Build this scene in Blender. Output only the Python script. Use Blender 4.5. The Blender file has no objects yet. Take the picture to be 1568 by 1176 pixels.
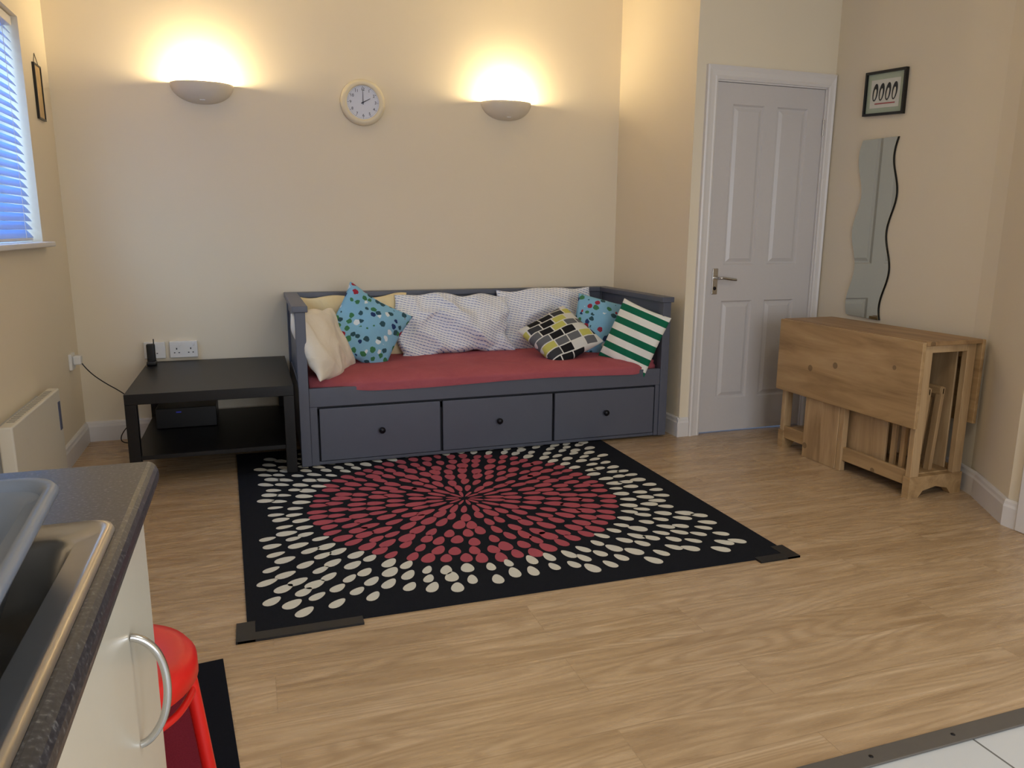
import bpy, bmesh, math, random
from mathutils import Vector, Matrix, noise
random.seed(7)
scene = bpy.context.scene
try:
    scene.view_settings.view_transform = 'Standard'
except Exception as e:
    print(e)

# ------------------------------------------------------------------ helpers
def lin(c):
    o = []
    for v in c[:3]:
        v /= 255.0
        o.append(v/12.92 if v <= 0.04045 else ((v+0.055)/1.055)**2.4)
    return (o[0], o[1], o[2], 1.0)

class NT:
    def __init__(s, name):
        s.m = bpy.data.materials.new(name)
        s.m.use_nodes = True
        s.t = s.m.node_tree
        s.b = s.t.nodes['Principled BSDF']
    def n(s, typ, **kw):
        nd = s.t.nodes.new(typ)
        for k, v in kw.items():
            if k.startswith('i_'):
                nd.inputs[k[2:].replace('_', ' ')].default_value = v
            else:
                setattr(nd, k, v)
        return nd
    def l(s, a, b):
        s.t.links.new(a, b)
    def math(s, op, a, b=None, c=None):
        nd = s.t.nodes.new('ShaderNodeMath'); nd.operation = op
        for i, v in enumerate((a, b, c)):
            if v is None: continue
            if isinstance(v, (int, float)): nd.inputs[i].default_value = v
            else: s.l(v, nd.inputs[i])
        return nd.outputs[0]
    def mix(s, fac, a, b, blend='MIX'):
        nd = s.t.nodes.new('ShaderNodeMix'); nd.data_type = 'RGBA'; nd.blend_type = blend
        for sock, v in ((nd.inputs[0], fac), (nd.inputs[6], a), (nd.inputs[7], b)):
            if isinstance(v, (int, float, tuple)): sock.default_value = v
            else: s.l(v, sock)
        return nd.outputs[2]
    def ramp(s, fac, stops, interp='LINEAR'):
        nd = s.t.nodes.new('ShaderNodeValToRGB'); cr = nd.color_ramp; cr.interpolation = interp
        while len(cr.elements) < len(stops): cr.elements.new(0.5)
        for e, (p, c) in zip(cr.elements, stops):
            e.position = p; e.color = c
        s.l(fac, nd.inputs[0])
        return nd.outputs[0]
    def obj(s, scale=(1, 1, 1), rot=(0, 0, 0), loc=(0, 0, 0)):
        tc = s.t.nodes.new('ShaderNodeTexCoord'); mp = s.t.nodes.new('ShaderNodeMapping')
        mp.inputs['Scale'].default_value = scale; mp.inputs['Rotation'].default_value = rot
        mp.inputs['Location'].default_value = loc
        s.l(tc.outputs['Object'], mp.inputs['Vector'])
        return mp.outputs[0]
    def noise(s, vec, scale, detail=3, rough=0.5, dist=0.0):
        nd = s.t.nodes.new('ShaderNodeTexNoise')
        nd.inputs['Scale'].default_value = scale; nd.inputs['Detail'].default_value = detail
        nd.inputs['Roughness'].default_value = rough; nd.inputs['Distortion'].default_value = dist
        s.l(vec, nd.inputs['Vector'])
        return nd.outputs['Fac']
    def bump(s, h, strength=0.2, dist=0.01):
        nd = s.t.nodes.new('ShaderNodeBump'); nd.inputs['Strength'].default_value = strength
        nd.inputs['Distance'].default_value = dist
        s.l(h, nd.inputs['Height']); s.l(nd.outputs[0], s.b.inputs['Normal'])
    def out(s, col=None, rough=None, metal=None, spec=None):
        for k, v in (('Base Color', col), ('Roughness', rough), ('Metallic', metal), ('Specular IOR Level', spec)):
            if v is None: continue
            if isinstance(v, (int, float, tuple)): s.b.inputs[k].default_value = v
            else: s.l(v, s.b.inputs[k])
        return s.m

def simple(name, rgb, rough=0.6, metal=0.0, nscale=30, var=0.06, bump=0.05, bd=0.002, spec=0.5):
    t = NT(name); c = lin(rgb)
    v = t.obj(); f = t.noise(v, nscale)
    a = tuple(min(1, x*(1-var)) for x in c[:3])+(1,); b = tuple(min(1, x*(1+var)) for x in c[:3])+(1,)
    t.out(t.mix(f, a, b), rough, metal, spec)
    if bump: t.bump(f, bump, bd)
    return t.m

def link(o):
    scene.collection.objects.link(o); return o

def mesh_obj(name, verts, faces, mat=None, smooth=False, loc=None):
    me = bpy.data.meshes.new(name); me.from_pydata([tuple(v) for v in verts], [], faces); me.update()
    bm = bmesh.new(); bm.from_mesh(me); bmesh.ops.recalc_face_normals(bm, faces=bm.faces); bm.to_mesh(me); bm.free()
    o = bpy.data.objects.new(name, me)
    if mat: me.materials.append(mat)
    if smooth:
        for p in me.polygons: p.use_smooth = True
    if loc: o.location = loc
    return link(o)

def boxes(name, lst, mat, bevel=0.0, seg=2):
    vs, fs = [], []
    for (lo, hi) in lst:
        b = len(vs)
        for z in (lo[2], hi[2]):
            for y in (lo[1], hi[1]):
                for x in (lo[0], hi[0]): vs.append((x, y, z))
        fs += [tuple(b+i for i in f) for f in ((0, 2, 3, 1), (4, 5, 7, 6), (0, 1, 5, 4), (2, 6, 7, 3), (0, 4, 6, 2), (1, 3, 7, 5))]
    o = mesh_obj(name, vs, fs, mat)
    if bevel:
        m = o.modifiers.new('bev', 'BEVEL'); m.width = bevel; m.segments = seg; m.limit_method = 'ANGLE'
        for p in o.data.polygons: p.use_smooth = True
        w = o.modifiers.new('wn', 'WEIGHTED_NORMAL'); w.keep_sharp = True
    return o
def box(name, lo, hi, mat, bevel=0.0, seg=2): return boxes(name, [(lo, hi)], mat, bevel, seg)

def prism(name, pts, z0, z1, mat, bevel=0):
    n = len(pts)
    vs = [(p[0], p[1], z0) for p in pts]+[(p[0], p[1], z1) for p in pts]
    fs = [tuple(range(n)), tuple(range(n, 2*n))]+[(i, (i+1) % n, n+(i+1) % n, n+i) for i in range(n)]
    o = mesh_obj(name, vs, fs, mat)
    if bevel:
        m = o.modifiers.new('bev', 'BEVEL'); m.width = bevel; m.segments = 2
    return o

def extrude_poly(name, pts3, vec, mat):
    n = len(pts3); vec = Vector(vec)
    vs = [Vector(p) for p in pts3]+[Vector(p)+vec for p in pts3]
    fs = [tuple(range(n)), tuple(range(n, 2*n))]+[(i, (i+1) % n, n+(i+1) % n, n+i) for i in range(n)]
    return mesh_obj(name, vs, fs, mat)

def group(name, loc, parts):
    e = bpy.data.objects.new(name, None); e.location = loc; e.empty_display_size = 0.1; link(e)
    inv = Matrix.Translation(Vector(loc)).inverted()
    for p in parts:
        p.parent = e; p.matrix_parent_inverse = inv
    return e

def lathe(name, prof, mat, seg=40, a0=0, a1=2*math.pi, M=None, closed=True):
    vs, fs = [], []; k = len(prof); cnt = seg if closed else seg+1
    for i in range(cnt):
        a = a0+(a1-a0)*i/seg
        for (r, z) in prof:
            v = Vector((r*math.cos(a), r*math.sin(a), z)); vs.append(M @ v if M else v)
    for i in range(seg):
        j = (i+1) % cnt
        for q in range(k-1):
            fs.append((i*k+q, j*k+q, j*k+q+1, i*k+q+1))
    o = mesh_obj(name, vs, fs, mat, True)
    bm = bmesh.new(); bm.from_mesh(o.data); bmesh.ops.remove_doubles(bm, verts=bm.verts, dist=1e-5)
    bmesh.ops.recalc_face_normals(bm, faces=bm.faces); bm.to_mesh(o.data); bm.free()
    return o

def tube(name, pts, r, mat, smooth=True, cyclic=False):
    c = bpy.data.curves.new(name, 'CURVE'); c.dimensions = '3D'; c.bevel_depth = r; c.bevel_resolution = 4; c.use_fill_caps = True
    s = c.splines.new('NURBS' if smooth else 'POLY'); s.points.add(len(pts)-1)
    for p, q in zip(s.points, pts): p.co = (q[0], q[1], q[2], 1)
    if smooth: s.use_endpoint_u = True; s.order_u = 3
    s.use_cyclic_u = cyclic
    c.materials.append(mat)
    return link(bpy.data.objects.new(name, c))

def rrect(cx, cy, hx, hy, r, z, k=6, rot=0.0):
    pts = []; c, s = math.cos(rot), math.sin(rot)
    for (sx, sy, a) in ((1, 1, 0), (-1, 1, 90), (-1, -1, 180), (1, -1, 270)):
        for i in range(k+1):
            t = math.radians(a+90*i/k)
            dx = sx*(hx-r)+r*math.cos(t); dy = sy*(hy-r)+r*math.sin(t)
            pts.append((cx+dx*c-dy*s, cy+dx*s+dy*c, z))
    return pts
def loft(name, loops, mat, cap0=False, cap1=True):
    vs = []; fs = []; n = len(loops[0])
    for L in loops: vs += L
    for i in range(len(loops)-1):
        for j in range(n):
            fs.append((i*n+j, i*n+(j+1) % n, (i+1)*n+(j+1) % n, (i+1)*n+j))
    if cap0: fs.append(tuple(range(n)))
    if cap1: fs.append(tuple(range((len(loops)-1)*n, len(loops)*n)))
    return mesh_obj(name, vs, fs, mat, True)

# ------------------------------------------------------------------ materials
def wall_mat(name, rgb):
    t = NT(name); v = t.obj()
    f = t.noise(v, 2.0, 4); g = t.noise(v, 140, 2)
    c = lin(rgb)
    t.out(t.mix(f, tuple(x*0.96 for x in c[:3])+(1,), c), 0.75, 0, 0.25); t.bump(g, 0.08, 0.002)
    return t.m
M_wall = wall_mat('wall_paint_magnolia', (234, 222, 199))
M_ceil = wall_mat('ceiling_paint', (240, 236, 226))
M_white = simple('white_gloss_paint', (222, 218, 216), 0.35, nscale=8, var=0.02, bump=0.02)
M_door = simple('door_white_paint', (204, 200, 200), 0.30, nscale=60, var=0.02, bump=0.06, bd=0.001)

def floor_mat():
    t = NT('oak_laminate'); v = t.obj()
    br = t.n('ShaderNodeTexBrick', offset=0.37, offset_frequency=2)
    br.inputs['Scale'].default_value = 1; br.inputs['Brick Width'].default_value = 1.25
    br.inputs['Row Height'].default_value = 0.165; br.inputs['Mortar Size'].default_value = 0.001
    br.inputs['Mortar Smooth'].default_value = 0.3
    br.inputs['Color1'].default_value = (0, 0, 0, 1); br.inputs['Color2'].default_value = (1, 1, 1, 1)
    br.inputs['Mortar'].default_value = (0.5, 0.5, 0.5, 1)
    t.l(v, br.inputs['Vector'])
    r = br.outputs['Color']
    off = t.n('ShaderNodeVectorMath', operation='MULTIPLY_ADD')
    off.inputs[1].default_value = (7.3, 3.1, 11.7)
    t.l(r, off.inputs[0]); t.l(v, off.inputs[2])
    mp = t.n('ShaderNodeMapping'); mp.inputs['Scale'].default_value = (1.6, 16, 4); t.l(off.outputs[0], mp.inputs['Vector'])
    n1 = t.noise(mp.outputs[0], 1.0, 5, 0.6, 1.2)
    mp2 = t.n('ShaderNodeMapping'); mp2.inputs['Scale'].default_value = (5, 120, 4); t.l(off.outputs[0], mp2.inputs['Vector'])
    n2 = t.noise(mp2.outputs[0], 1.0, 3, 0.6)
    mp3 = t.n('ShaderNodeMapping'); mp3.inputs['Scale'].default_value = (0.9, 7, 2); t.l(off.outputs[0], mp3.inputs['Vector'])
    n3 = t.noise(mp3.outputs[0], 1.0, 1, 0.4)
    rings = t.math('ABSOLUTE', t.math('SINE', t.math('MULTIPLY', n3, 60)))
    base = t.ramp(n1, [(0.25, lin((154, 125, 92))), (0.5, lin((190, 161, 124))), (0.75, lin((214, 188, 154)))])
    c = t.mix(t.math('MULTIPLY', t.math('POWER', rings, 3), 0.36), base, lin((136, 105, 73)))
    c = t.mix(t.math('MULTIPLY', n2, 0.34), c, lin((150, 122, 92)))
    c = t.mix(t.math('MULTIPLY', r, 0.16), c, lin((222, 196, 164)))
    c = t.mix(t.math('MULTIPLY', br.outputs['Fac'], 0.35), c, lin((90, 66, 44)))
    ro = t.math('MULTIPLY_ADD', n2, 0.12, 0.22)
    t.out(c, ro, 0, 0.55); t.bump(n2, 0.06, 0.001)
    return t.m
M_floor = floor_mat()

def tile_mat():
    t = NT('white_floor_tile'); v = t.obj(rot=(0, 0, 0), loc=(0.06, 0.12, 0))
    br = t.n('ShaderNodeTexBrick', offset=0.0)
    br.inputs['Scale'].default_value = 1; br.inputs['Brick Width'].default_value = 0.33; br.inputs['Row Height'].default_value = 0.33
    br.inputs['Mortar Size'].default_value = 0.003
    br.inputs['Color1'].default_value = lin((205, 208, 210)); br.inputs['Color2'].default_value = lin((212, 214, 216)); br.inputs['Mortar'].default_value = lin((110, 110, 108))
    t.l(v, br.inputs['Vector'])
    t.out(br.outputs['Color'], 0.2); return t.m
M_tile = tile_mat()

def wood(name, dark, mid, light, axis='y', rough=0.45, s=1.0):
    t = NT(name)
    sc = {'x': (1.5, 14, 14), 'y': (14, 1.5, 14), 'z': (14, 14, 1.5)}[axis]
    v = t.obj(scale=tuple(q*s for q in sc)); n1 = t.noise(v, 1, 4, 0.6, 0.8)
    v2 = t.obj(scale=tuple(q*4*s for q in sc)); n2 = t.noise(v2, 1, 3)
    vk = t.obj(scale=(4.5, 4.5, 4.5)); vo = t.n('ShaderNodeTexVoronoi'); t.l(vk, vo.inputs['Vector']); vo.inputs['Scale'].default_value = 1.2
    knot = t.math('LESS_THAN', vo.outputs['Distance'], 0.09)
    c = t.ramp(n1, [(0.3, lin(dark)), (0.5, lin(mid)), (0.72, lin(light))])
    c = t.mix(t.math('MULTIPLY', n2, 0.25), c, lin(dark))
    c = t.mix(t.math('MULTIPLY', knot, 0.6), c, lin(tuple(q*0.6 for q in dark)))
    t.out(c, rough, 0, 0.35); return t.m
M_pine = wood('pine_wood', (148, 118, 82), (178, 146, 104), (198, 167, 124), 'y')
M_pine_z = wood('pine_wood_upright', (152, 123, 88), (182, 151, 112), (202, 173, 133), 'z')
M_pine_top = wood('pine_top', (128, 98, 66), (158, 124, 85), (176, 142, 100), 'y')
M_bed = simple('daybed_grey_paint', (86, 90, 104), 0.42, nscale=12, var=0.04, bump=0.02)
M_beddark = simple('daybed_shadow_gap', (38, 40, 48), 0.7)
M_black = simple('black_brown_laminate', (18, 16, 16), 0.42, nscale=20, var=0.2, spec=0.35)
M_blackpl = simple('black_plastic', (14, 14, 16), 0.35)
M_knob = simple('knob_metal_dark', (30, 30, 36), 0.35, 0.6)
M_chrome = simple('brushed_chrome', (200, 198, 195), 0.22, 1.0, var=0.03, bump=0.01)
M_steel = simple('stainless_steel', (200, 194, 184), 0.3, 1.0, nscale=50, var=0.05, bump=0.03)
M_plastic = simple('white_plastic', (232, 230, 226), 0.35, var=0.02, bump=0)
M_red = simple('red_plastic', (220, 30, 24), 0.35, var=0.05, bump=0.01)
M_basin = simple('grey_basin_plastic', (112, 122, 138), 0.35, var=0.04, bump=0.01)
M_cab = simple('cream_cabinet_gloss', (214, 210, 196), 0.22, var=0.02, bump=0)
M_heater = simple('heater_white', (222, 218, 206), 0.35, var=0.02, bump=0)
M_strip = simple('threshold_metal', (112, 108, 104), 0.45, 0.5)
M_plaster = simple('sconce_plaster', (218, 208, 190), 0.6, var=0.02)
M_ruby = simple('rug_black', (28, 30, 36), 0.95, nscale=400, var=0.5, bump=0.5, bd=0.002, spec=0.1)
M_rugred = simple('rug_red', (174, 86, 96), 0.95, nscale=400, var=0.25, bump=0.5, bd=0.002, spec=0.1)
M_rugwhite = simple('rug_cream', (216, 213, 200), 0.95, nscale=400, var=0.15, bump=0.5, bd=0.002, spec=0.1)
M_matred = simple('mat_dark_red', (120, 36, 52), 0.95, nscale=300, var=0.3, bump=0.4, spec=0.1)
M_tape = simple('black_tape', (22, 22, 24), 0.5)
M_blind = simple('blind_slat', (186, 208, 238), 0.5, var=0.02, bump=0)  # white slats; blue daylight tint is put into their colour

t = NT('worktop_speckle'); v = t.obj(); n = t.noise(v, 260, 2); n2 = t.noise(v, 60, 3)
c = t.ramp(n, [(0.42, lin((46, 46, 50))), (0.6, lin((64, 64, 68))), (0.74, lin((112, 112, 112)))])
M_top = t.out(t.mix(t.math('MULTIPLY', n2, 0.3), c, lin((34, 34, 38))), 0.33)
t = NT('mirror_glass'); v = t.obj(); f = t.noise(v, 3)
M_mirror = t.out(t.mix(f, lin((204, 208, 198)), lin((212, 214, 204))), 0.03, 1.0)
t = NT('sheet_dusty_red'); v = t.obj(); f = t.noise(v, 6, 4, 0.6, 0.6)
t.out(t.mix(f, lin((156, 76, 86)), lin((180, 98, 106))), 0.85, 0, 0.2); t.bump(f, 0.5, 0.03); M_sheet = t.m
def fabric(name, a, b, sc=5):
    t = NT(name); v = t.obj(); f = t.noise(v, sc, 4, 0.55, 0.5)
    t.out(t.mix(f, lin(a), lin(b)), 0.9, 0, 0.2); t.bump(f, 0.6, 0.03); return t.m
M_cream = fabric('pillow_cream', (232, 210, 160), (240, 226, 186))
# white bedding printed with fine rows of blue
t = NT('pillow_white_blue_print'); v = t.obj(rot=(0, 0, 0.35))
sp = t.n('ShaderNodeSeparateXYZ'); t.l(v, sp.inputs[0])
wb = t.noise(v, 14, 2)
rowf = t.math('FRACT', t.math('ADD', t.math('DIVIDE', sp.outputs[1], 0.0155), t.math('MULTIPLY', wb, 0.8)))
colf = t.math('FRACT', t.math('DIVIDE', sp.outputs[0], 0.021))
ln = t.math('MULTIPLY', t.math('LESS_THAN', rowf, 0.26), t.math('LESS_THAN', colf, 0.78))
f = t.noise(v, 6, 4, 0.6, 0.8)
t.out(t.mix(ln, lin((240, 242, 247)), lin((128, 146, 196))), 0.9, 0, 0.2); t.bump(f, 0.6, 0.02); M_wpil = t.m
# striped
t = NT('cushion_green_stripes'); v = t.obj(); sp = t.n('ShaderNodeSeparateXYZ'); t.l(v, sp.inputs[0])
s = t.math('SINE', t.math('MULTIPLY', sp.outputs[1], 2*math.pi/0.080)); k = t.math('GREATER_THAN', s, -0.05)
f = t.noise(v, 8, 3)
t.out(t.mix(k, lin((20, 106, 78)), lin((238, 238, 230))), 0.85, 0, 0.2); t.bump(f, 0.5, 0.02); M_stripe = t.m
# blue printed
t = NT('cushion_blue_print'); v = t.obj()
vo = t.n('ShaderNodeTexVoronoi'); vo.inputs['Scale'].default_value = 23; vo.inputs['Randomness'].default_value = 0.8; t.l(v, vo.inputs['Vector'])
sp = t.n('ShaderNodeSeparateColor'); t.l(vo.outputs['Color'], sp.inputs[0])
col = t.ramp(sp.outputs[0], [(0, lin((50, 84, 96))), (0.25, lin((66, 124, 84))), (0.5, lin((158, 48, 66))), (0.66, lin((40, 62, 110))), (0.80, lin((222, 232, 238)))], 'CONSTANT')
n = t.noise(v, 45, 2); d = t.math('ADD', vo.outputs['Distance'], t.math('MULTIPLY', n, 0.45))
k = t.math('LESS_THAN', d, 0.60)
f = t.noise(v, 8, 3)
t.out(t.mix(k, lin((134, 186, 216)), col), 0.85, 0, 0.2); t.bump(f, 0.5, 0.02); M_blue = t.m
# geometric
t = NT('cushion_geometric'); v = t.obj(rot=(0, 0, 0.15))
sp = t.n('ShaderNodeSeparateXYZ'); t.l(v, sp.inputs[0])
row = t.math('FLOOR', t.math('DIVIDE', sp.outputs[1], 0.052))
wn0 = t.n('ShaderNodeTexWhiteNoise', noise_dimensions='1D'); t.l(row, wn0.inputs['W'])
xs = t.math('ADD', t.math('DIVIDE', sp.outputs[0], 0.085), wn0.outputs['Value'])
colm = t.math('FLOOR', xs)
cb = t.n('ShaderNodeCombineXYZ'); t.l(row, cb.inputs[0]); t.l(colm, cb.inputs[1])
wn = t.n('ShaderNodeTexWhiteNoise', noise_dimensions='3D'); t.l(cb.outputs[0], wn.inputs['Vector'])
col = t.ramp(wn.outputs['Value'], [(0, lin((28, 28, 32))), (0.30, lin((104, 106, 110))), (0.52, lin((196, 194, 104))), (0.66, lin((216, 216, 212))), (0.86, lin((60, 62, 66)))], 'CONSTANT')
fy = t.math('FRACT', t.math('DIVIDE', sp.outputs[1], 0.052)); fx = t.math('FRACT', xs)
ln = t.math('MAXIMUM', t.math('LESS_THAN', fy, 0.13), t.math('LESS_THAN', fx, 0.09))
t.out(t.mix(ln, col, lin((220, 220, 214))), 0.85, 0, 0.2); M_geo = t.m

# ------------------------------------------------------------------ room shell
HC = 2.75
box('floor', (-1.0, 1.2, -0.06), (3.5, 4.8, 0), M_floor)
box('floor_tiles', (-1.0, -1.6, -0.06), (3.5, 1.2, -0.001), M_tile)
box('trim_threshold', (-0.13, 1.178, 0.0), (2.93, 1.228, 0.006), M_strip, 0.002)
sc = [lathe('screw', [(0, 0.0075), (0.005, 0.007), (0.006, 0.0055)], M_knob, 10, M=Matrix.Translation((0.3+0.25*i, 1.203, 0))) for i in range(11)]
group('threshold_screws', (0.3, 1.203, 0), sc)
box('ceiling', (-1.14, -1.6, HC), (3.5, 4.87, HC+0.08), M_ceil)
box('wall_back', (-1.14, 4.75, 0), (2.46, 4.87, HC), M_wall)
WY0, WY1, WZ0, WZ1 = 2.9, 4.25, 1.12, 2.14
boxes('wall_left', [((-1.14, -1.6, 0), (-0.94, WY0, HC)), ((-1.14, WY1, 0), (-0.94, 4.75, HC)),
                    ((-1.14, WY0, 0), (-0.94, WY1, WZ0)), ((-1.14, WY0, WZ1), (-0.94, WY1, HC))], M_wall)
box('wall_return', (2.36, 3.95, 0), (2.46, 4.75, HC), M_wall)
boxes('wall_door', [((2.36, 3.826, 0), (2.49, 3.95, HC)), ((3.24, 3.826, 0), (3.5, 3.95, HC)), ((2.49, 3.826, 2.025), (3.24, 3.95, HC))], M_wall)
prism('wall_right', [(3.29, 3.826), (3.222, 2.80), (3.208, 2.66), (3.18, 2.56), (3.13, 2.475), (2.94, 2.18), (2.94, -1.6), (3.5, -1.6), (3.5, 3.826)], 0, HC, M_wall)
# wall behind camera with a window opening
boxes('wall_front', [((-1.14, -1.72, 0), (0.0, -1.6, HC)), ((2.4, -1.72, 0), (3.5, -1.6, HC)),
                     ((0.0, -1.72, 0), (2.4, -1.6, 0.3)), ((0.0, -1.72, 2.2), (2.4, -1.6, HC))], M_wall)
boxes('window_2', [((0.0, -1.70, 0.3), (0.06, -1.64, 2.2)), ((2.34, -1.70, 0.3), (2.4, -1.64, 2.2)), ((1.17, -1.70, 0.3), (1.23, -1.64, 2.2)),
                   ((0.06, -1.70, 0.3), (2.34, -1.64, 0.36)), ((0.06, -1.70, 2.14), (2.34, -1.64, 2.2))], M_white)

def wallx(y):
    return 3.208+(3.29-3.208)*(y-2.62)/(3.826-2.62)

# baseboards
BH = 0.115
def baseboard(name, p0, p1, nrm):
    p0 = Vector(p0); p1 = Vector(p1); n = Vector(nrm).normalized()
    prof = [(0, 0), (0.018, 0), (0.018, BH-0.03), (0.014, BH-0.02), (0.012, BH-0.008), (0.006, BH), (0, BH)]
    vs = []
    for p in (p0, p1):
        for d, z in prof: vs.append((p.x+n.x*d, p.y+n.y*d, z))
    k = len(prof)
    fs = [tuple(range(k)), tuple(range(k, 2*k))]+[(i, (i+1) % k, k+(i+1) % k, k+i) for i in range(k)]
    return mesh_obj(name, vs, fs, M_white)
baseboard('baseboard_back', (-0.94, 4.75), (2.36, 4.75), (0, -1))
baseboard('baseboard_left', (-0.94, 1.06), (-0.94, 4.735), (1, 0))
baseboard('baseboard_return', (2.36, 3.81), (2.36, 4.735), (-1, 0))
baseboard('baseboard_door_wall', (2.345, 3.826), (2.418, 3.826), (0, -1))
baseboard('baseboard_right', (3.29, 3.80), (3.21, 2.66), (-1, 0.066))
baseboard('baseboard_right_mid', (3.21, 2.67), (3.13, 2.475), (-0.92, 0.38))
baseboard('baseboard_right_angled', (3.13, 2.48), (2.94, 2.175), (-0.85, 0.52))
baseboard('baseboard_right_near', (2.94, 2.185), (2.94, 2.12), (-1, 0))
box('trim_doorway', (2.915, 2.04, 0), (2.94, 2.12, 2.1), M_white, 0.005)

# ------------------------------------------------------------------ window left + blind
wp = []
wp.append(boxes('frame', [((-1.13, WY0, WZ0), (-1.09, WY0+0.06, WZ1)), ((-1.13, WY1-0.06, WZ0), (-1.09, WY1, WZ1)),
                          ((-1.13, 3.55, WZ0), (-1.09, 3.61, WZ1)),
                          ((-1.13, WY0+0.06, WZ0), (-1.09, WY1-0.06, WZ0+0.06)), ((-1.13, WY0+0.06, WZ1-0.06), (-1.09, WY1-0.06, WZ1))], M_white))
wp.append(box('sill', (-1.09, WY0-0.05, WZ0-0.012), (-0.895, WY1+0.05, WZ0+0.012), M_white, 0.006))
group('window_1', (-1.1, 3.6, WZ0), wp)
BX = -0.985
bp = [box('head_rail', (BX-0.023, WY0+0.02, WZ1-0.045), (BX+0.022, WY1-0.012, WZ1-0.005), M_white, 0.004)]
vs = []; fs = []
nsl = 25
for i in range(nsl):
    z = WZ0+0.05+i*(WZ1-0.06-WZ0-0.05)/(nsl-1); b = len(vs)
    for (dx, dz) in ((-0.014, 0.018), (0.001, 0.001), (0.014, -0.018)):
        vs.append((BX+dx, WY0+0.025, z+dz)); vs.append((BX+dx, WY1-0.02, z+dz))
    fs += [(b, b+1, b+3, b+2), (b+2, b+3, b+5, b+4)]
so = mesh_obj('slats', vs, fs, M_blind); m = so.modifiers.new('s', 'SOLIDIFY'); m.thickness = 0.0015
# translucent slats so that daylight glows through them
tb = M_blind.node_tree; tr = tb.nodes.new('ShaderNodeBsdfTranslucent'); tr.inputs['Color'].default_value = lin((190, 215, 255))
mx = tb.nodes.new('ShaderNodeMixShader'); mx.inputs[0].default_value = 0.35
outn = [n for n in tb.nodes if n.type == 'OUTPUT_MATERIAL'][0]; pb = [n for n in tb.nodes if n.type == 'BSDF_PRINCIPLED'][0]
tb.links.new(pb.outputs[0], mx.inputs[1]); tb.links.new(tr.outputs[0], mx.inputs[2]); tb.links.new(mx.outputs[0], outn.inputs[0])
bp.append(so)
bp.append(box('bottom_rail', (BX-0.013, WY0+0.025, WZ0+0.018), (BX+0.012, WY1-0.02, WZ0+0.032), M_white, 0.003))
for yy in (3.1, 3.6, 4.08): bp.append(tube('ladder_cord', [(BX+0.02, yy, WZ0+0.03), (BX+0.02, yy, WZ1-0.03)], 0.0012, M_white, False))
group('window_blind', (BX, 3.6, WZ1), bp)

# ------------------------------------------------------------------ door
DX0, DX1, DH = 2.502, 3.228, 2.012
def door():
    bm = bmesh.new(); yF, yB = 3.836, 3.872
    W = DX1-DX0
    xs = [0, 0.15*W, 0.44*W, 0.56*W, 0.85*W, W]; zs = [0.008, 0.21, 0.80, 1.01, 1.90, DH]
    g = {}
    for i, x in enumerate(xs):
        for j, z in enumerate(zs): g[i, j] = bm.verts.new((DX0+x, yF, z))
    pf = []
    for i in range(5):
        for j in range(5):
            f = bm.faces.new((g[i, j], g[i+1, j], g[i+1, j+1], g[i, j+1]))
            if i in (1, 3) and j in (1, 3): pf.append(f)
    bm.normal_update()
    for f in pf:
        bmesh.ops.inset_region(bm, faces=[f], thickness=0.012, depth=0)
        for v in f.verts: v.co.y += 0.010
        bmesh.ops.inset_region(bm, faces=[f], thickness=0.012, depth=0)
        bmesh.ops.inset_region(bm, faces=[f], thickness=0.028, depth=0)
        for v in f.verts: v.co.y -= 0.008
    me = bpy.data.meshes.new('leaf'); bm.to_mesh(me); bm.free(); me.materials.append(M_door)
    o = link(bpy.data.objects.new('leaf', me))
    sb = box('leaf_core', (DX0, 3.848, 0.008), (DX1, yB, DH), M_door)
    ed = boxes('leaf_edges', [((DX0, 3.8362, 0.008), (DX0+0.004, 3.85, DH)), ((DX1-0.004, 3.8362, 0.008), (DX1, 3.85, DH)), ((DX0, 3.8362, DH-0.004), (DX1, 3.85, DH))], M_door)
    ps = [o, sb, ed]
    ps.append(box('handle_plate', (DX0+0.035, 3.829, 0.84), (DX0+0.072, 3.837, 0.99), M_chrome, 0.003))
    ps.append(tube('handle_lever', [(DX0+0.053, 3.832, 0.935), (DX0+0.053, 3.785, 0.935), (DX0+0.075, 3.778, 0.938), (DX0+0.12, 3.78, 0.93), (DX0+0.165, 3.783, 0.926)], 0.0085, M_chrome))
    ps.append(lathe('key_rose', [(0.0, 0.003), (0.009, 0.003), (0.011, 0)], M_knob, 16, M=Matrix.Translation((DX0+0.053, 3.829, 0.875)) @ Matrix.Rotation(math.pi/2, 4, 'X')))
    for z in (0.25, 1.80):
        ps.append(tube('hinge', [(DX1+0.003, 3.83, z-0.045), (DX1+0.003, 3.83, z+0.045)], 0.006, M_chrome, False))
    group('door_1', (DX0, 3.85, 0), ps)
door()
boxes('trim_door_jamb', [((2.488, 3.826, 0), (2.5, 3.93, 2.016)), ((3.23, 3.826, 0), (3.242, 3.93, 2.016)), ((2.488, 3.826, 2.014), (3.242, 3.93, 2.026))], M_white)
def architrave():
    prof = [(0, 0), (0, 0.012), (0.012, 0.018), (0.02, 0.014), (0.045, 0.018), (0.062, 0.024), (0.072, 0.02), (0.072, 0)]
    vs = []
    path = [(2.492, 0, -1, 0), (2.492, 2.022, -1, 1), (3.238, 2.022, 1, 1), (3.238, 0, 1, 0)]
    for (x, z, ox, oz) in path:
        for (d, h) in prof:
            w = d if ox < 0 else d*0.62
            vs.append((x+ox*w, 3.826-h, z+oz*d))
    k = len(prof); fs = []
    for i in range(3):
        for j in range(k-1): fs.append((i*k+j, i*k+j+1, (i+1)*k+j+1, (i+1)*k+j))
    mesh_obj('trim_door_architrave', vs, fs, M_white)
architrave()

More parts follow.
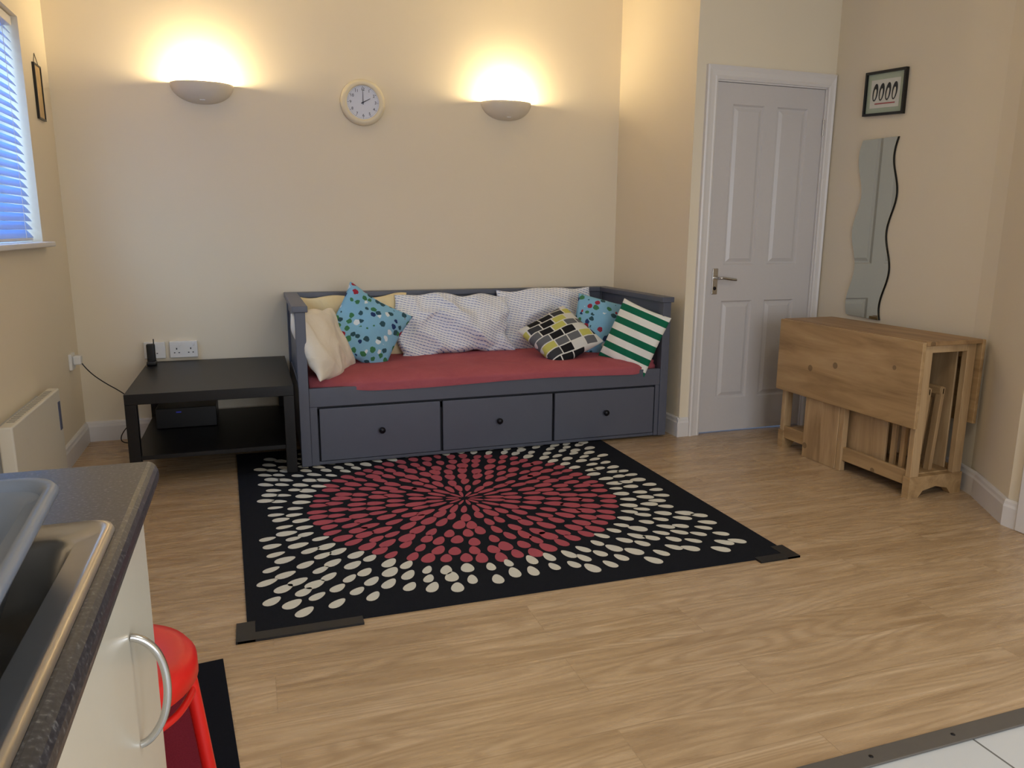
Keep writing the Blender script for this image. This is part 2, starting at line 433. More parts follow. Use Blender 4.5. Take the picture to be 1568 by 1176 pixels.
# ------------------------------------------------------------------ sconces, clock
def sconce(x):
    z1 = 1.978; R = 0.163; Hh = 0.105
    prof = []
    for i in range(13):
        a = math.pi/2*i/12
        prof.append((R*math.sin(a)**0.9 if i else 0.0, z1-Hh*math.cos(a)))
    for i in range(12, -1, -1):
        a = math.pi/2*i/12
        prof.append(((R-0.008)*math.sin(a)**0.9 if i else 0.0, z1-(Hh-0.009)*math.cos(a)))
    M = Matrix.Translation((x, 4.749, 0)) @ Matrix.Diagonal((1, 0.74, 1, 1))
    a = lathe('bowl', prof, M_plaster, 36, math.pi, 2*math.pi, M, False)
    e = NT('bulb_glow'); e.b.inputs['Emission Color'].default_value = (1, 0.72, 0.35, 1); e.b.inputs['Emission Strength'].default_value = 12
    b = lathe('bulb', [(0, -0.028), (0.015, -0.024), (0.022, -0.008), (0.022, 0.006), (0.014, 0.02), (0, 0.024)], e.m, 16, M=Matrix.Translation((x, 4.69, 1.935)))
    h = box('holder', (x-0.015, 4.68, 1.885), (x+0.015, 4.749, 1.91), M_plastic, 0.004)
    group('wall_sconce', (x, 4.75, z1), [a, b, h])
    L = bpy.data.lights.new('sconce_lamp', 'POINT'); L.energy = 19; L.color = (1, 0.79, 0.46); L.shadow_soft_size = 0.03
    o = link(bpy.data.objects.new('sconce_lamp', L)); o.location = (x, 4.67, 1.970)
sconce(-0.195); sconce(1.572)

def clock(x, z):
    B = Matrix.Translation((x, 4.75, z)) @ Matrix.Rotation(math.pi/2, 4, 'X')  # local z -> -y
    rim = lathe('rim', [(0, 0), (0.125, 0), (0.131, 0.012), (0.128, 0.026), (0.112, 0.036), (0.098, 0.034), (0.094, 0.022)], simple('clock_rim', (226, 214, 186), 0.35, var=0.02), 64, M=B)
    face = lathe('face', [(0, 0.022), (0.095, 0.022)], simple('clock_face', (214, 218, 232), 0.5, var=0.01, bump=0), 64, M=B)
    mk = simple('clock_ink', (30, 30, 50), 0.5)
    ps = [rim, face]; vs = []; fs = []
    for i in range(60):
        a = math.radians(i*6); l = 0.007 if i % 5 == 0 else 0.004; w = 0.0012 if i % 5 == 0 else 0.0006
        b = len(vs)
        for (rr, ww) in ((0.09, -w), (0.09, w), (0.09-l, w), (0.09-l, -w)):
            vs.append((x+rr*math.sin(a)+ww*math.cos(a), 4.7272, z+rr*math.cos(a)-ww*math.sin(a)))
        fs.append((b, b+1, b+2, b+3))
    ps.append(mesh_obj('minute_marks', vs, fs, mk))
    for i in range(1, 13):
        a = math.radians(i*30)
        c = bpy.data.curves.new('numeral', 'FONT'); c.body = str(i); c.size = 0.023; c.align_x = 'CENTER'; c.align_y = 'CENTER'; c.extrude = 0.0003
        c.materials.append(mk); o = link(bpy.data.objects.new('numeral', c)); o.rotation_euler = (math.pi/2, 0, 0)
        o.location = (x+0.073*math.sin(a), 4.7272, z+0.073*math.cos(a)); ps.append(o)
    for (nm, ang, L, w) in (('hour_hand', 62, 0.048, 0.0028), ('minute_hand', 0, 0.075, 0.002)):
        a = math.radians(ang); d = Vector((math.sin(a), 0, math.cos(a))); q = Vector((math.cos(a), 0, -math.sin(a)))
        p = Vector((x, 4.7262, z))
        ps.append(extrude_poly(nm, [p-d*0.012-q*w, p-d*0.012+q*w, p+d*L+q*w*0.5, p+d*L-q*w*0.5], (0, -0.001, 0), mk))
    ps.append(lathe('pin', [(0, 0.028), (0.004, 0.027), (0.004, 0.022)], mk, 16, M=B))
    group('wall_clock', (x, 4.75, z), ps)
clock(0.682, 1.93)

# ------------------------------------------------------------------ daybed
def daybed():
    X0, X1, Y0, Y1, Z = 0.19, 2.28, 3.84, 4.725, 0.83
    P = []; bx = lambda n, lo, hi, m=M_bed, b=0.003: P.append(box(n, lo, hi, m, b))
    zb = 0.012
    bx('post_front_left', (X0, Y0, zb), (X0+0.05, Y0+0.05, Z-0.03)); bx('post_front_right', (X1-0.05, Y0, zb), (X1, Y0+0.05, Z-0.03))
    bx('post_back_left', (X0, Y1-0.05, zb), (X0+0.05, Y1, Z-0.03)); bx('post_back_right', (X1-0.05, Y1-0.05, zb), (X1, Y1, Z-0.03))
    bx('cap_left', (X0-0.012, Y0-0.012, Z-0.03), (X0+0.062, Y1-0.06, Z)); bx('cap_right', (X1-0.062, Y0-0.012, Z-0.03), (X1+0.012, Y1-0.06, Z))
    bx('cap_back', (X0-0.012, Y1-0.06, Z-0.03), (X1+0.012, Y1+0.012, Z))
    for s, xa in (('left', X0+0.012), ('right', X1-0.038)):
        bx('arm_panel_'+s, (xa, Y0+0.05, 0.1), (xa+0.026, Y1-0.05, Z-0.03), M_bed, 0)
        bx('arm_rail_'+s, (xa-0.006, Y0+0.05, Z-0.1), (xa+0.032, Y1-0.05, Z-0.03))
        bx('arm_base_'+s, (xa-0.006, Y0+0.05, 0.06), (xa+0.032, Y1-0.05, 0.42))
    bx('back_panel', (X0+0.05, Y1-0.035, 0.1), (X1-0.05, Y1-0.012, Z-0.03), M_bed, 0)
    bx('back_rail', (X0+0.05, Y1-0.045, Z-0.1), (X1-0.05, Y1-0.005, Z-0.03))
    for i in range(9):
        xx = X0+0.15+i*0.22
        bx('back_batten', (xx, Y1-0.041, 0.4), (xx+0.2, Y1-0.034, Z-0.1), M_bed, 0.003)
    bx('front_rail', (X0+0.05, Y0+0.004, 0.318), (X1-0.05, Y0+0.03, 0.415))
    bx('front_plinth', (X0+0.05, Y0+0.012, zb), (X1-0.05, Y0+0.03, 0.03), M_bed)
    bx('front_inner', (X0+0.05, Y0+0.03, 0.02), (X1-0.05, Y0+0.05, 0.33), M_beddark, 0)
    bx('stile_left', (X0+0.05, Y0+0.006, zb), (0.278, Y0+0.03, 0.318)); bx('stile_right', (2.203, Y0+0.006, zb), (X1-0.05, Y0+0.03, 0.318))
    bx('slat_base', (X0+0.05, Y0+0.03, 0.27), (X1-0.05, Y1-0.05, 0.30), M_bed, 0)
    for i, (a, b) in enumerate(((0.286, 0.912), (0.926, 1.555), (1.569, 2.195))):
        bx('drawer_front_%d' % i, (a, Y0+0.001, 0.034), (b, Y0+0.026, 0.308), M_bed, 0.004)
        cx = (a+b)/2
        P.append(lathe('drawer_knob_%d' % i, [(0, 0.03), (0.012, 0.028), (0.017, 0.021), (0.015, 0.013), (0.007, 0.009), (0.006, 0), (0.012, -0.001)], M_knob, 20,
                       M=Matrix.Translation((cx, Y0, 0.178)) @ Matrix.Rotation(math.pi/2, 4, 'X')))
    group('daybed', ((X0+X1)/2, (Y0+Y1)/2, 0), P)
    vs = []; fs = []; N = 90
    for i in range(N+1):
        u = i/N; x = X0+0.058+u*(X1-X0-0.116)
        inn = min(1, u/0.16, (1-u)/0.09); inn = max(0, inn); inn = inn*inn*(3-2*inn)
        nz = noise.noise(Vector((x*3, 0.3, 1)))*0.006
        h = (0.012+0.014*math.sin(x*2.1)**2)*inn
        yF = 3.896-0.064*inn
        prof = [(4.665, 0.31), (4.665, 0.445), (4.62, 0.462), (4.4, 0.466+nz), (4.2, 0.465+nz), (4.0, 0.464-nz), (3.95, 0.462), (3.9+0.01*(1-inn), 0.452), (yF+0.02, 0.438), (yF, 0.426), (yF, 0.414 - h)]
        if inn < 0.4: prof[-1] = (yF+0.0, 0.40)
        for (y, z) in prof: vs.append((x, y, z))
    k = 11
    for i in range(N):
        for j in range(k-1): fs.append((i*k+j, i*k+j+1, (i+1)*k+j+1, (i+1)*k+j))
    for b in (0, N*k): fs.append(tuple(b+j for j in range(k)))
    mesh_obj('mattress', vs, fs, M_sheet, True)
daybed()

def cushion(name, loc, w, h, th, nrm, roll, mat, seed=0, sag=0.05, wr=0.01, lump=0.0, fold=0.9):
    N = 34; vs = []; fs = []
    def idx(s, i, j): return s*(N+1)*(N+1)+i*(N+1)+j
    for s in (0, 1):
        sg = 1 if s == 0 else -1
        for i in range(N+1):
            for j in range(N+1):
                u = math.sin((-1+2*i/N)*math.pi/2)*0.4+(-1+2*i/N)*0.6; v = math.sin((-1+2*j/N)*math.pi/2)*0.4+(-1+2*j/N)*0.6
                x = u*w/2*(1-sag*(1-v*v)); y = v*h/2*(1-sag*(1-u*u))
                e = max(0, (1-u*u)*(1-v*v))
                p = Vector((x*6+seed*3.1, y*6, seed))
                nn = noise.noise(p)+0.35*noise.noise(Vector((x*15+seed, y*12, seed*2+s)))
                q = Vector(((x+0.45*y)*7+seed*1.7, (y-0.3*x)*4.0, seed*4.1))
                rd = (1-abs(noise.noise(q)*2))**2
                z = sg*(th/2*e**0.42+wr*(nn+fold*rd-0.3)*min(1, e*5))
                edge = noise.noise(Vector((x*5, y*5, seed*7.7)))*wr*1.2
                if lump:
                    x += lump*noise.noise(Vector((u*1.7+seed, v*2.1, 3.3))); y += lump*1.2*noise.noise(Vector((u*1.9+seed*2, v*1.2, 9.1)))
                vs.append((x, y, z+edge))
    for i in range(N):
        for j in range(N):
            fs.append((idx(0, i, j), idx(0, i+1, j), idx(0, i+1, j+1), idx(0, i, j+1)))
            fs.append((idx(1, i, j), idx(1, i, j+1), idx(1, i+1, j+1), idx(1, i+1, j)))
    me = bpy.data.meshes.new(name); me.from_pydata(vs, [], fs)
    bm = bmesh.new(); bm.from_mesh(me); bmesh.ops.remove_doubles(bm, verts=bm.verts, dist=0.0005); bm.normal_update(); bm.to_mesh(me); bm.free()
    for p in me.polygons: p.use_smooth = True
    me.materials.append(mat)
    o = link(bpy.data.objects.new(name, me))
    n = Vector(nrm).normalized(); up = Vector((0, 0, 1)); yv = (up-n*up.dot(n)).normalized(); xv = yv.cross(n)
    R = Matrix((xv, yv, n)).transposed().to_4x4()
    o.matrix_world = Matrix.Translation(loc) @ R @ Matrix.Rotation(math.radians(roll), 4, 'Z')
    m = o.modifiers.new('sub', 'SUBSURF'); m.levels = 1; m.render_levels = 1
    return o
cushion('cream_pillow', (0.57, 4.585, 0.632), 0.66, 0.38, 0.13, (0, -1, 0.28), 0, M_cream, 1, 0.03, 0.012, 0.02)
cushion('cream_pillow', (0.355, 4.08, 0.605), 0.58, 0.38, 0.14, (1, -0.42, 0.42), -5, fabric('pillow_white_cream', (228, 216, 194), (240, 234, 222)), 2, 0.03, 0.018, 0.02)
cushion('printed_pillow', (1.165, 4.51, 0.625), 0.74, 0.39, 0.17, (0.0, -1, 0.42), 2, M_wpil, 12, 0.03, 0.030, 0.05, 1.3)
cushion('printed_pillow', (1.80, 4.575, 0.64), 0.66, 0.40, 0.14, (0, -1, 0.3), 1, M_wpil, 4, 0.03, 0.022, 0.02, 1.2)
cushion('blue_print_cushion', (0.605, 4.34, 0.643), 0.415, 0.415, 0.15, (0.1, -1, 0.4), 57, M_blue, 5, 0.09, 0.012)
cushion('geometric_cushion', (1.735, 4.18, 0.58), 0.38, 0.37, 0.13, (-0.12, -0.62, 0.78), 34, M_geo, 6)
cushion('blue_print_cushion', (2.05, 4.27, 0.605), 0.38, 0.38, 0.14, (-0.25, -1, 0.4), -14, M_blue, 7, 0.06)
cushion('striped_cushion', (2.108, 3.955, 0.588), 0.33, 0.38, 0.10, (-1.0, -0.80, 0.36), -18, M_stripe, 8)

# ------------------------------------------------------------------ black side table
def side_table():
    x0, x1, y0, y1 = -0.585, 0.165, 3.78, 4.715
    P = [box('top', (x0, y0, 0.40), (x1, y1, 0.45), M_black, 0.002)]
    for n, a, b in (('fl', x0, y0), ('fr', x1-0.05, y0), ('bl', x0, y1-0.05), ('br', x1-0.05, y1-0.05)):
        P.append(box('leg_'+n, (a, b, 0.008), (a+0.05, b+0.05, 0.40), M_black, 0.002))
    P.append(box('shelf', (x0+0.01, y0+0.015, 0.13), (x1-0.01, y1-0.015, 0.15), M_black, 0.001))
    group('coffee_table', ((x0+x1)/2, (y0+y1)/2, 0), P)
    P = [box('case', (-0.52, 4.30, 0.151), (-0.22, 4.55, 0.26), M_blackpl, 0.004)]
    e = NT('blue_led'); e.b.inputs['Base Color'].default_value = (0.02, 0.02, 0.1, 1); e.b.inputs['Emission Color'].default_value = (0.05, 0.08, 1, 1); e.b.inputs['Emission Strength'].default_value = 0.1
    P.append(box('display', (-0.42, 4.297, 0.235), (-0.395, 4.3005, 0.241), e.m))
    group('media_box', (-0.3, 4.27, 0.151), P)
side_table()
group('cordless_phone_base', (-0.55, 4.6, 0.45), [
    box('base', (-0.575, 4.56, 0.45), (-0.525, 4.62, 0.475), M_blackpl, 0.006),
    box('body', (-0.572, 4.575, 0.47), (-0.528, 4.605, 0.57), M_blackpl, 0.007),
    tube('antenna', [(-0.535, 4.6, 0.56), (-0.535, 4.6, 0.595)], 0.003, M_blackpl, False)])
# sockets
def socket(x0, x1, z0, z1, gangs):
    P = [box('plate', (x0, 4.722, z0), (x1, 4.75, z1), M_plastic, 0.004)]
    w = (x1-x0)/gangs
    for g in range(gangs):
        cx = x0+w*(g+0.5); zc = (z0+z1)/2-0.008
        P.append(boxes('pins', [((cx-0.003, 4.7214, zc+0.008), (cx+0.003, 4.7225, zc+0.018)), ((cx-0.016, 4.7214, zc-0.012), (cx-0.008, 4.7225, zc-0.007)), ((cx+0.008, 4.7214, zc-0.012), (cx+0.016, 4.7225, zc-0.007))], M_blackpl))
        P.append(box('switch', (cx+0.012, 4.718, z1-0.026), (cx+0.022, 4.723, z1-0.008), M_plastic, 0.001))
    group('wall_socket', ((x0+x1)/2, 4.75, z0), P)
socket(-0.603, -0.490, 0.465, 0.560, 1); socket(-0.468, -0.318, 0.465, 0.560, 2)
group('plug_and_cable', (-0.94, 4.55, 0.49), [
    box('socket_plate', (-0.94, 4.50, 0.455), (-0.925, 4.59, 0.541), M_plastic, 0.003),
    box('plug', (-0.925, 4.52, 0.48), (-0.885, 4.57, 0.53), M_plastic, 0.008),
    tube('cable', [(-0.887, 4.545, 0.485), (-0.86, 4.54, 0.44), (-0.78, 4.5, 0.38), (-0.70, 4.45, 0.34), (-0.63, 4.40, 0.29), (-0.625, 4.42, 0.2), (-0.72, 4.5, 0.10), (-0.74, 4.55, 0.03), (-0.68, 4.6, 0.008), (-0.60, 4.62, 0.008)], 0.003, M_blackpl)])

# heater on left wall
group('panel_heater', (-0.94, 3.5, 0.1), [
    box('body', (-0.905, 3.12, 0.10), (-0.855, 3.86, 0.485), M_heater, 0.008),
    box('back_frame', (-0.94, 3.16, 0.13), (-0.905, 3.82, 0.46), simple('heater_grey', (180, 184, 190), 0.4)),
    boxes('grille', [((-0.895, 3.2+i*0.03, 0.4855), (-0.868, 3.215+i*0.03, 0.4865)) for i in range(20)], simple('heater_slot', (170, 168, 162), 0.5)),
    box('control', (-0.856, 3.80, 0.30), (-0.852, 3.835, 0.43), simple('heater_control', (90, 96, 124), 0.4), 0.002)])
# narrow frame on left wall
group('narrow_picture_frame', (-0.94, 4.48, 1.85), [
    boxes('frame', [((-0.94, 4.42, 1.72), (-0.928, 4.428, 1.98)), ((-0.94, 4.542, 1.72), (-0.928, 4.55, 1.98)), ((-0.94, 4.428, 1.72), (-0.928, 4.542, 1.728)), ((-0.94, 4.428, 1.972), (-0.928, 4.542, 1.98))], M_blackpl),
    box('print', (-0.94, 4.428, 1.728), (-0.933, 4.542, 1.972), simple('print_sepia', (206, 176, 124), 0.5, nscale=25, var=0.3)),
    tube('hanging_cord', [(-0.935, 4.44, 1.98), (-0.938, 4.485, 2.03), (-0.935, 4.53, 1.98)], 0.0015, M_blackpl, False)])

# ------------------------------------------------------------------ rug
def petals(name, items, mat, z):
    vs = []; fs = []
    for (cx, cy, ang, L, W) in items:
        b = len(vs); n = 18
        for i in range(n):
            t = 2*math.pi*i/n
            px = math.cos(t)*L/2; py = math.sin(t)*W/2*(1+0.25*math.cos(t))
            vs.append((cx+px*math.cos(ang)-py*math.sin(ang), cy+px*math.sin(ang)+py*math.cos(ang), z))
        fs.append(tuple(range(b, b+n)))
    o = mesh_obj(name, vs, fs, mat)
    for p in o.data.polygons:
        if p.normal.z < 0: p.flip()
    return o
def rug():
    P = [prism('pile', [(-0.13, 4.2), (-0.072, 2.225), (1.875, 2.205), (1.875, 4.2)], 0.0, 0.006, M_ruby)]
    cx, cy = 0.858, 3.165
    red, wh = [], []
    specs = [(0.055, 12, 0.075, 0.019), (0.138, 19, 0.098, 0.034), (0.225, 24, 0.098, 0.046), (0.312, 31, 0.096, 0.051), (0.398, 38, 0.094, 0.053),
             (0.482, 45, 0.092, 0.054), (0.566, 53, 0.090, 0.054), (0.648, 60, 0.086, 0.053)]
    rr = 0.730
    while rr < 1.3:
        specs.append((rr, int(round(2*math.pi*rr/0.076)), 0.080, 0.048)); rr += 0.081
    for k, (r, n, L, W) in enumerate(specs):
        ph = random.uniform(0, 1) if r > 0.7 else 0.5*(k % 2)
        for i in range(n):
            a = 2*math.pi*(i+ph+0.13*random.uniform(-1, 1))/n
            jr = 0.014 if r < 0.69 else 0.02
            rj = r+(random.uniform(-jr, jr) if r > 0.2 else 0)
            x = cx+rj*math.cos(a); y = cy+rj*math.sin(a)
            s = random.uniform(0.80, 1.05)
            it = (x, y, a+random.uniform(-0.1, 0.1), L*s, W*s*random.uniform(0.80, 1.05))
            if r < 0.69: red.append(it)
            else:
                if -0.01 < x < 1.76 and 2.31 < y < 4.1: wh.append(it)
    P.append(petals('petals_red', red, M_rugred, 0.0072)); P.append(petals('petals_cream', wh, M_rugwhite, 0.0074))
    P.append(boxes('corner_tape', [((-0.10, 2.185, 0.0), (0.27, 2.23, 0.0075)), ((-0.105, 2.185, 0.0), (-0.05, 2.30, 0.0078)), ((1.72, 2.175, 0), (1.895, 2.215, 0.0075)), ((1.84, 2.175, 0), (1.895, 2.28, 0.0078))], M_tape))
    group('rug', (0.88, 3.2, 0), P)
rug()
def small_mat():
    a = Vector((-0.1375, 2.106)); b = Vector((-0.07, 1.45)); d = (b-a).normalized(); l = Vector((d.y, -d.x))
    if l.x > 0: l = -l
    L = 0.95; W = 0.6
    q = [a, a+d*L, a+d*L+l*W, a+l*W]
    i = [a+d*0.07+l*0.07, a+d*(L-0.07)+l*0.07, a+d*(L-0.07)+l*(W-0.07), a+d*0.07+l*(W-0.07)]
    P = [prism('base', [(v.x, v.y) for v in q], 0, 0.008, simple('mat_navy_black', (22, 24, 32), 0.95, nscale=300, var=0.4, spec=0.1)),
         prism('centre', [(v.x, v.y) for v in i], 0.008, 0.0095, M_matred)]
    group('door_mat', (-0.3, 1.7, 0), P)
small_mat()

# ------------------------------------------------------------------ red stool
def stool():
    cx, cy, r, H = -0.285, 1.375, 0.15, 0.45
    P = [lathe('seat', [(0, H-0.012), (0.03, H-0.012), (0.09, H-0.006), (0.125, H), (0.142, H-0.003), (0.151, H-0.016), (0.152, H-0.045), (0.146, H-0.05), (0.143, H-0.03), (0.12, H-0.022), (0, H-0.03)], M_red, 48, M=Matrix.Translation((cx, cy, 0)))]
    for i in range(4):
        a = math.radians(8+90*i); c, s = math.cos(a), math.sin(a)
        P.append(tube('leg_%d' % i, [(cx+c*0.09, cy+s*0.09, H-0.03), (cx+c*0.132, cy+s*0.132, H-0.04), (cx+c*0.14, cy+s*0.14, H-0.10), (cx+c*0.172, cy+s*0.172, 0.022)], 0.0125, M_red))
    P.append(tube('ring', [(cx+0.138*math.cos(t*math.pi/8), cy+0.138*math.sin(t*math.pi/8), H-0.085) for t in range(16)], 0.007, M_red, True, True))
    group('red_stool', (cx, cy, 0), P)
stool()

# ------------------------------------------------------------------ kitchen unit
def kitchen():
    hx0, hx1, hy0, hy1 = -0.60, -0.166, 0.25, 0.815
    P = [boxes('worktop', [((-0.935, -1.3, 0.862), (hx0, 1.057, 0.9)), ((hx1, -1.3, 0.862), (-0.142, 1.057, 0.9)),
                           ((hx0, hy1, 0.862), (hx1, 1.057, 0.9)), ((hx0, -1.3, 0.862), (hx1, hy0, 0.9))], M_top)]
    n = 8; vs = []; fs = []
    for y in (-1.3, 1.057):
        for i in range(n+1):
            a = math.pi/2-math.pi*i/n; vs.append((-0.142+0.012*math.cos(a), y, 0.881+0.019*math.sin(a)))
    for i in range(n): fs.append((i, i+1, n+1+i+1, n+1+i))
    fs.append(tuple(range(n+1))); fs.append(tuple(range(n+1, 2*n+2)))
    P.append(mesh_obj('worktop_nosing', vs, fs, M_top, False))
    P.append(boxes('carcass', [((-0.93, 1.02, 0.0), (-0.17, 1.04, 0.862)), ((-0.93, -1.3, 0.1), (-0.175, 1.02, 0.118)), ((-0.24, -1.3, 0), (-0.22, 1.02, 0.1))], M_cab))
    for i, (a, b) in enumerate(((0.545, 1.036), (0.05, 0.541), (-0.445, 0.046), (-0.94, -0.449))):
        P.append(box('cabinet_door_%d' % i, (-0.17, a, 0.105), (-0.151, b, 0.856), M_cab, 0.002))
    for yy in (0.865, -0.12):
        P.append(tube('bow_handle', [(-0.150, yy, 0.754), (-0.14, yy, 0.752), (-0.122, yy, 0.73), (-0.116, yy, 0.69), (-0.122, yy, 0.65), (-0.14, yy, 0.622), (-0.150, yy, 0.62)], 0.0045, M_chrome))
    group('kitchen_base_unit', (-0.55, 0, 0), P)
    # sink
    cx, cy, hx, hy = -0.382, 0.54, 0.237, 0.295
    L = [rrect(cx, cy, hx, hy, 0.022, 0.9005), rrect(cx, cy, hx-0.002, hy-0.002, 0.022, 0.906), rrect(cx, cy, hx-0.007, hy-0.007, 0.022, 0.908),
         rrect(cx, cy, hx-0.012, hy-0.013, 0.02, 0.903), rrect(cx, cy, hx-0.030, hy-0.034, 0.02, 0.902), rrect(cx, cy, hx-0.034, hy-0.040, 0.03, 0.896),
         rrect(cx, cy, hx-0.044, hy-0.055, 0.04, 0.85), rrect(cx, cy, hx-0.062, hy-0.075, 0.05, 0.84)]
    a = loft('bowl', L, M_steel)
    b = lathe('drain', [(0, 0.002), (0.03, 0.002), (0.038, 0.004), (0.042, 0.001)], M_chrome, 24, M=Matrix.Translation((cx, cy, 0.84)))
    group('kitchen_sink', (cx, cy, 0.9), [a, b])
    cx, cy, hx, hy, ro = -0.364, 0.595, 0.188, 0.230, math.radians(3.4)
    R = lambda dx, dy, r, z: rrect(cx, cy, hx+dx, hy+dy, r, z, 6, ro)
    L = [R(-0.058, -0.07, 0.05, 0.846), R(-0.024, -0.022, 0.04, 0.948), R(0, 0, 0.04, 0.949),
         R(0.001, 0.001, 0.04, 0.953), R(-0.002, -0.002, 0.04, 0.958), R(-0.010, -0.010, 0.035, 0.957),
         R(-0.014, -0.014, 0.035, 0.948), R(-0.045, -0.055, 0.045, 0.858), R(-0.06, -0.07, 0.04, 0.852)]
    a = loft('tub', L, M_basin, True, True)
    rb = boxes('ribs', [((cx-0.1, cy-0.13+0.022*i, 0.852), (cx+0.1, cy-0.122+0.022*i, 0.856)) for i in range(13)], M_basin)
    group('washing_up_bowl', (cx, cy, 0.846), [a, rb])
kitchen()

# ------------------------------------------------------------------ drop leaf table
def gateleg():
    x0, x1, y0, y1, H = 2.80, 3.12, 2.555, 3.475, 0.73
    P = []; bx = lambda n, lo, hi, m=M_pine_z, b=0.003: P.append(box(n, lo, hi, m, b))
    bx('top', (x0-0.005, y0-0.02, H-0.02), (x1, y1+0.02, H), M_pine_top)
    bx('leaf_front', (x0-0.028, y0-0.02, 0.335), (x0-0.007, y1+0.02, H-0.002), M_pine)
    bx('leaf_back', (x1+0.002, y0-0.02, 0.335), (x1+0.021, y1+0.02, H-0.002), M_pine)
    for s, ya in (('near', y0), ('far', y1-0.03)):
        bx('post_front_'+s, (x0+0.005, ya, 0.0), (x0+0.055, ya+0.03, H-0.02)); bx('post_back_'+s, (x1-0.06, ya, 0.0), (x1-0.01, ya+0.03, H-0.02))
        bx('rail_top_'+s, (x0+0.055, ya+0.002, H-0.055), (x1-0.06, ya+0.028, H-0.02))
        pts = [(x0+0.0, 0.0), (x0+0.06, 0.0), (x0+0.085, 0.03), ((x0+x1)/2, 0.045), (x1-0.09, 0.03), (x1-0.065, 0), (x1-0.005, 0), (x1-0.005, 0.10), (x0+0.0, 0.10)]
        P.append(extrude_poly('foot_rail_'+s, [(p[0], ya-0.004, p[1]) for p in pts], (0, 0.038, 0), M_pine))
    bx('rail_low_front', (x0+0.01, y0+0.03, 0.055), (x0+0.03, y1-0.03, 0.125), M_pine)
    bx('rail_low_back', (x1-0.035, y0+0.03, 0.055), (x1-0.015, y1-0.03, 0.125), M_pine)
    bx('apron_front', (x0+0.012, y0+0.03, H-0.09), (x0+0.03, y1-0.03, H-0.02), M_pine)
    bx('apron_back', (x1-0.035, y0+0.03, H-0.09), (x1-0.017, y1-0.03, H-0.02), M_pine)
    bx('bottom_shelf', (x0+0.03, y0+0.03, 0.09), (x1-0.035, y1-0.03, 0.105), M_pine)
    bx('gate_panel_wide', (x0-0.004, 3.02, 0.0), (x0+0.012, 3.27, 0.60), M_pine_z)
    bx('gate_stile', (x0-0.002, 2.985, 0.0), (x0+0.03, 3.018, 0.62), M_pine_z)
    bx('inner_panel', (x0+0.05, 2.76, 0.105), (x0+0.065, 3.3, 0.60), M_pine_z)
    bx('inner_slat_0', (x0+0.045, 2.70, 0.105), (x0+0.065, 2.725, 0.60)); bx('inner_slat_1', (x0+0.045, 2.645, 0.105), (x0+0.065, 2.67, 0.60))
    bx('centre_divider', ((x0+x1)/2-0.01, 3.0, 0.105), ((x0+x1)/2+0.01, y1-0.04, H-0.03))
    bx('back_board', (x1-0.05, y0+0.06, 0.105), (x1-0.04, y1-0.03, H-0.03), M_pine_z)
    group('drop_leaf_table', ((x0+x1)/2, (y0+y1)/2, 0), P)
    # folding chairs stowed between the end frames (seen edge-on through the near end)
    for c in range(2):
        xa = x0+0.082+0.082*c; Q = []
        sk = 0.028
        def sl(nm, x, y, z0_, z1_, w, d):
            pts = [(x, y, z0_), (x+w, y, z0_), (x+w+sk, y, z1_), (x+sk, y, z1_)]
            Q.append(extrude_poly(nm, pts, (0, d, 0), M_pine_z))
        sl('back_leg', xa, y0+0.05, 0.106, 0.50, 0.02, 0.03); sl('back_leg_far', xa, y0+0.36, 0.106, 0.50, 0.02, 0.03)
        sl('front_leg', xa+0.034, y0+0.09, 0.106, 0.46, 0.018, 0.026); sl('front_leg_far', xa+0.034, y0+0.32, 0.106, 0.46, 0.018, 0.026)
        Q.append(box('top_rail', (xa+0.024, y0+0.05, 0.46), (xa+0.05, y0+0.39, 0.505), M_pine, 0.01))
        for i in range(4):
            sl('seat_slat_%d' % i, xa+0.022, y0+0.125+i*0.05, 0.16, 0.44, 0.01, 0.038)
        group('folding_chair', (xa, y0+0.2, 0.106), Q)
gateleg()

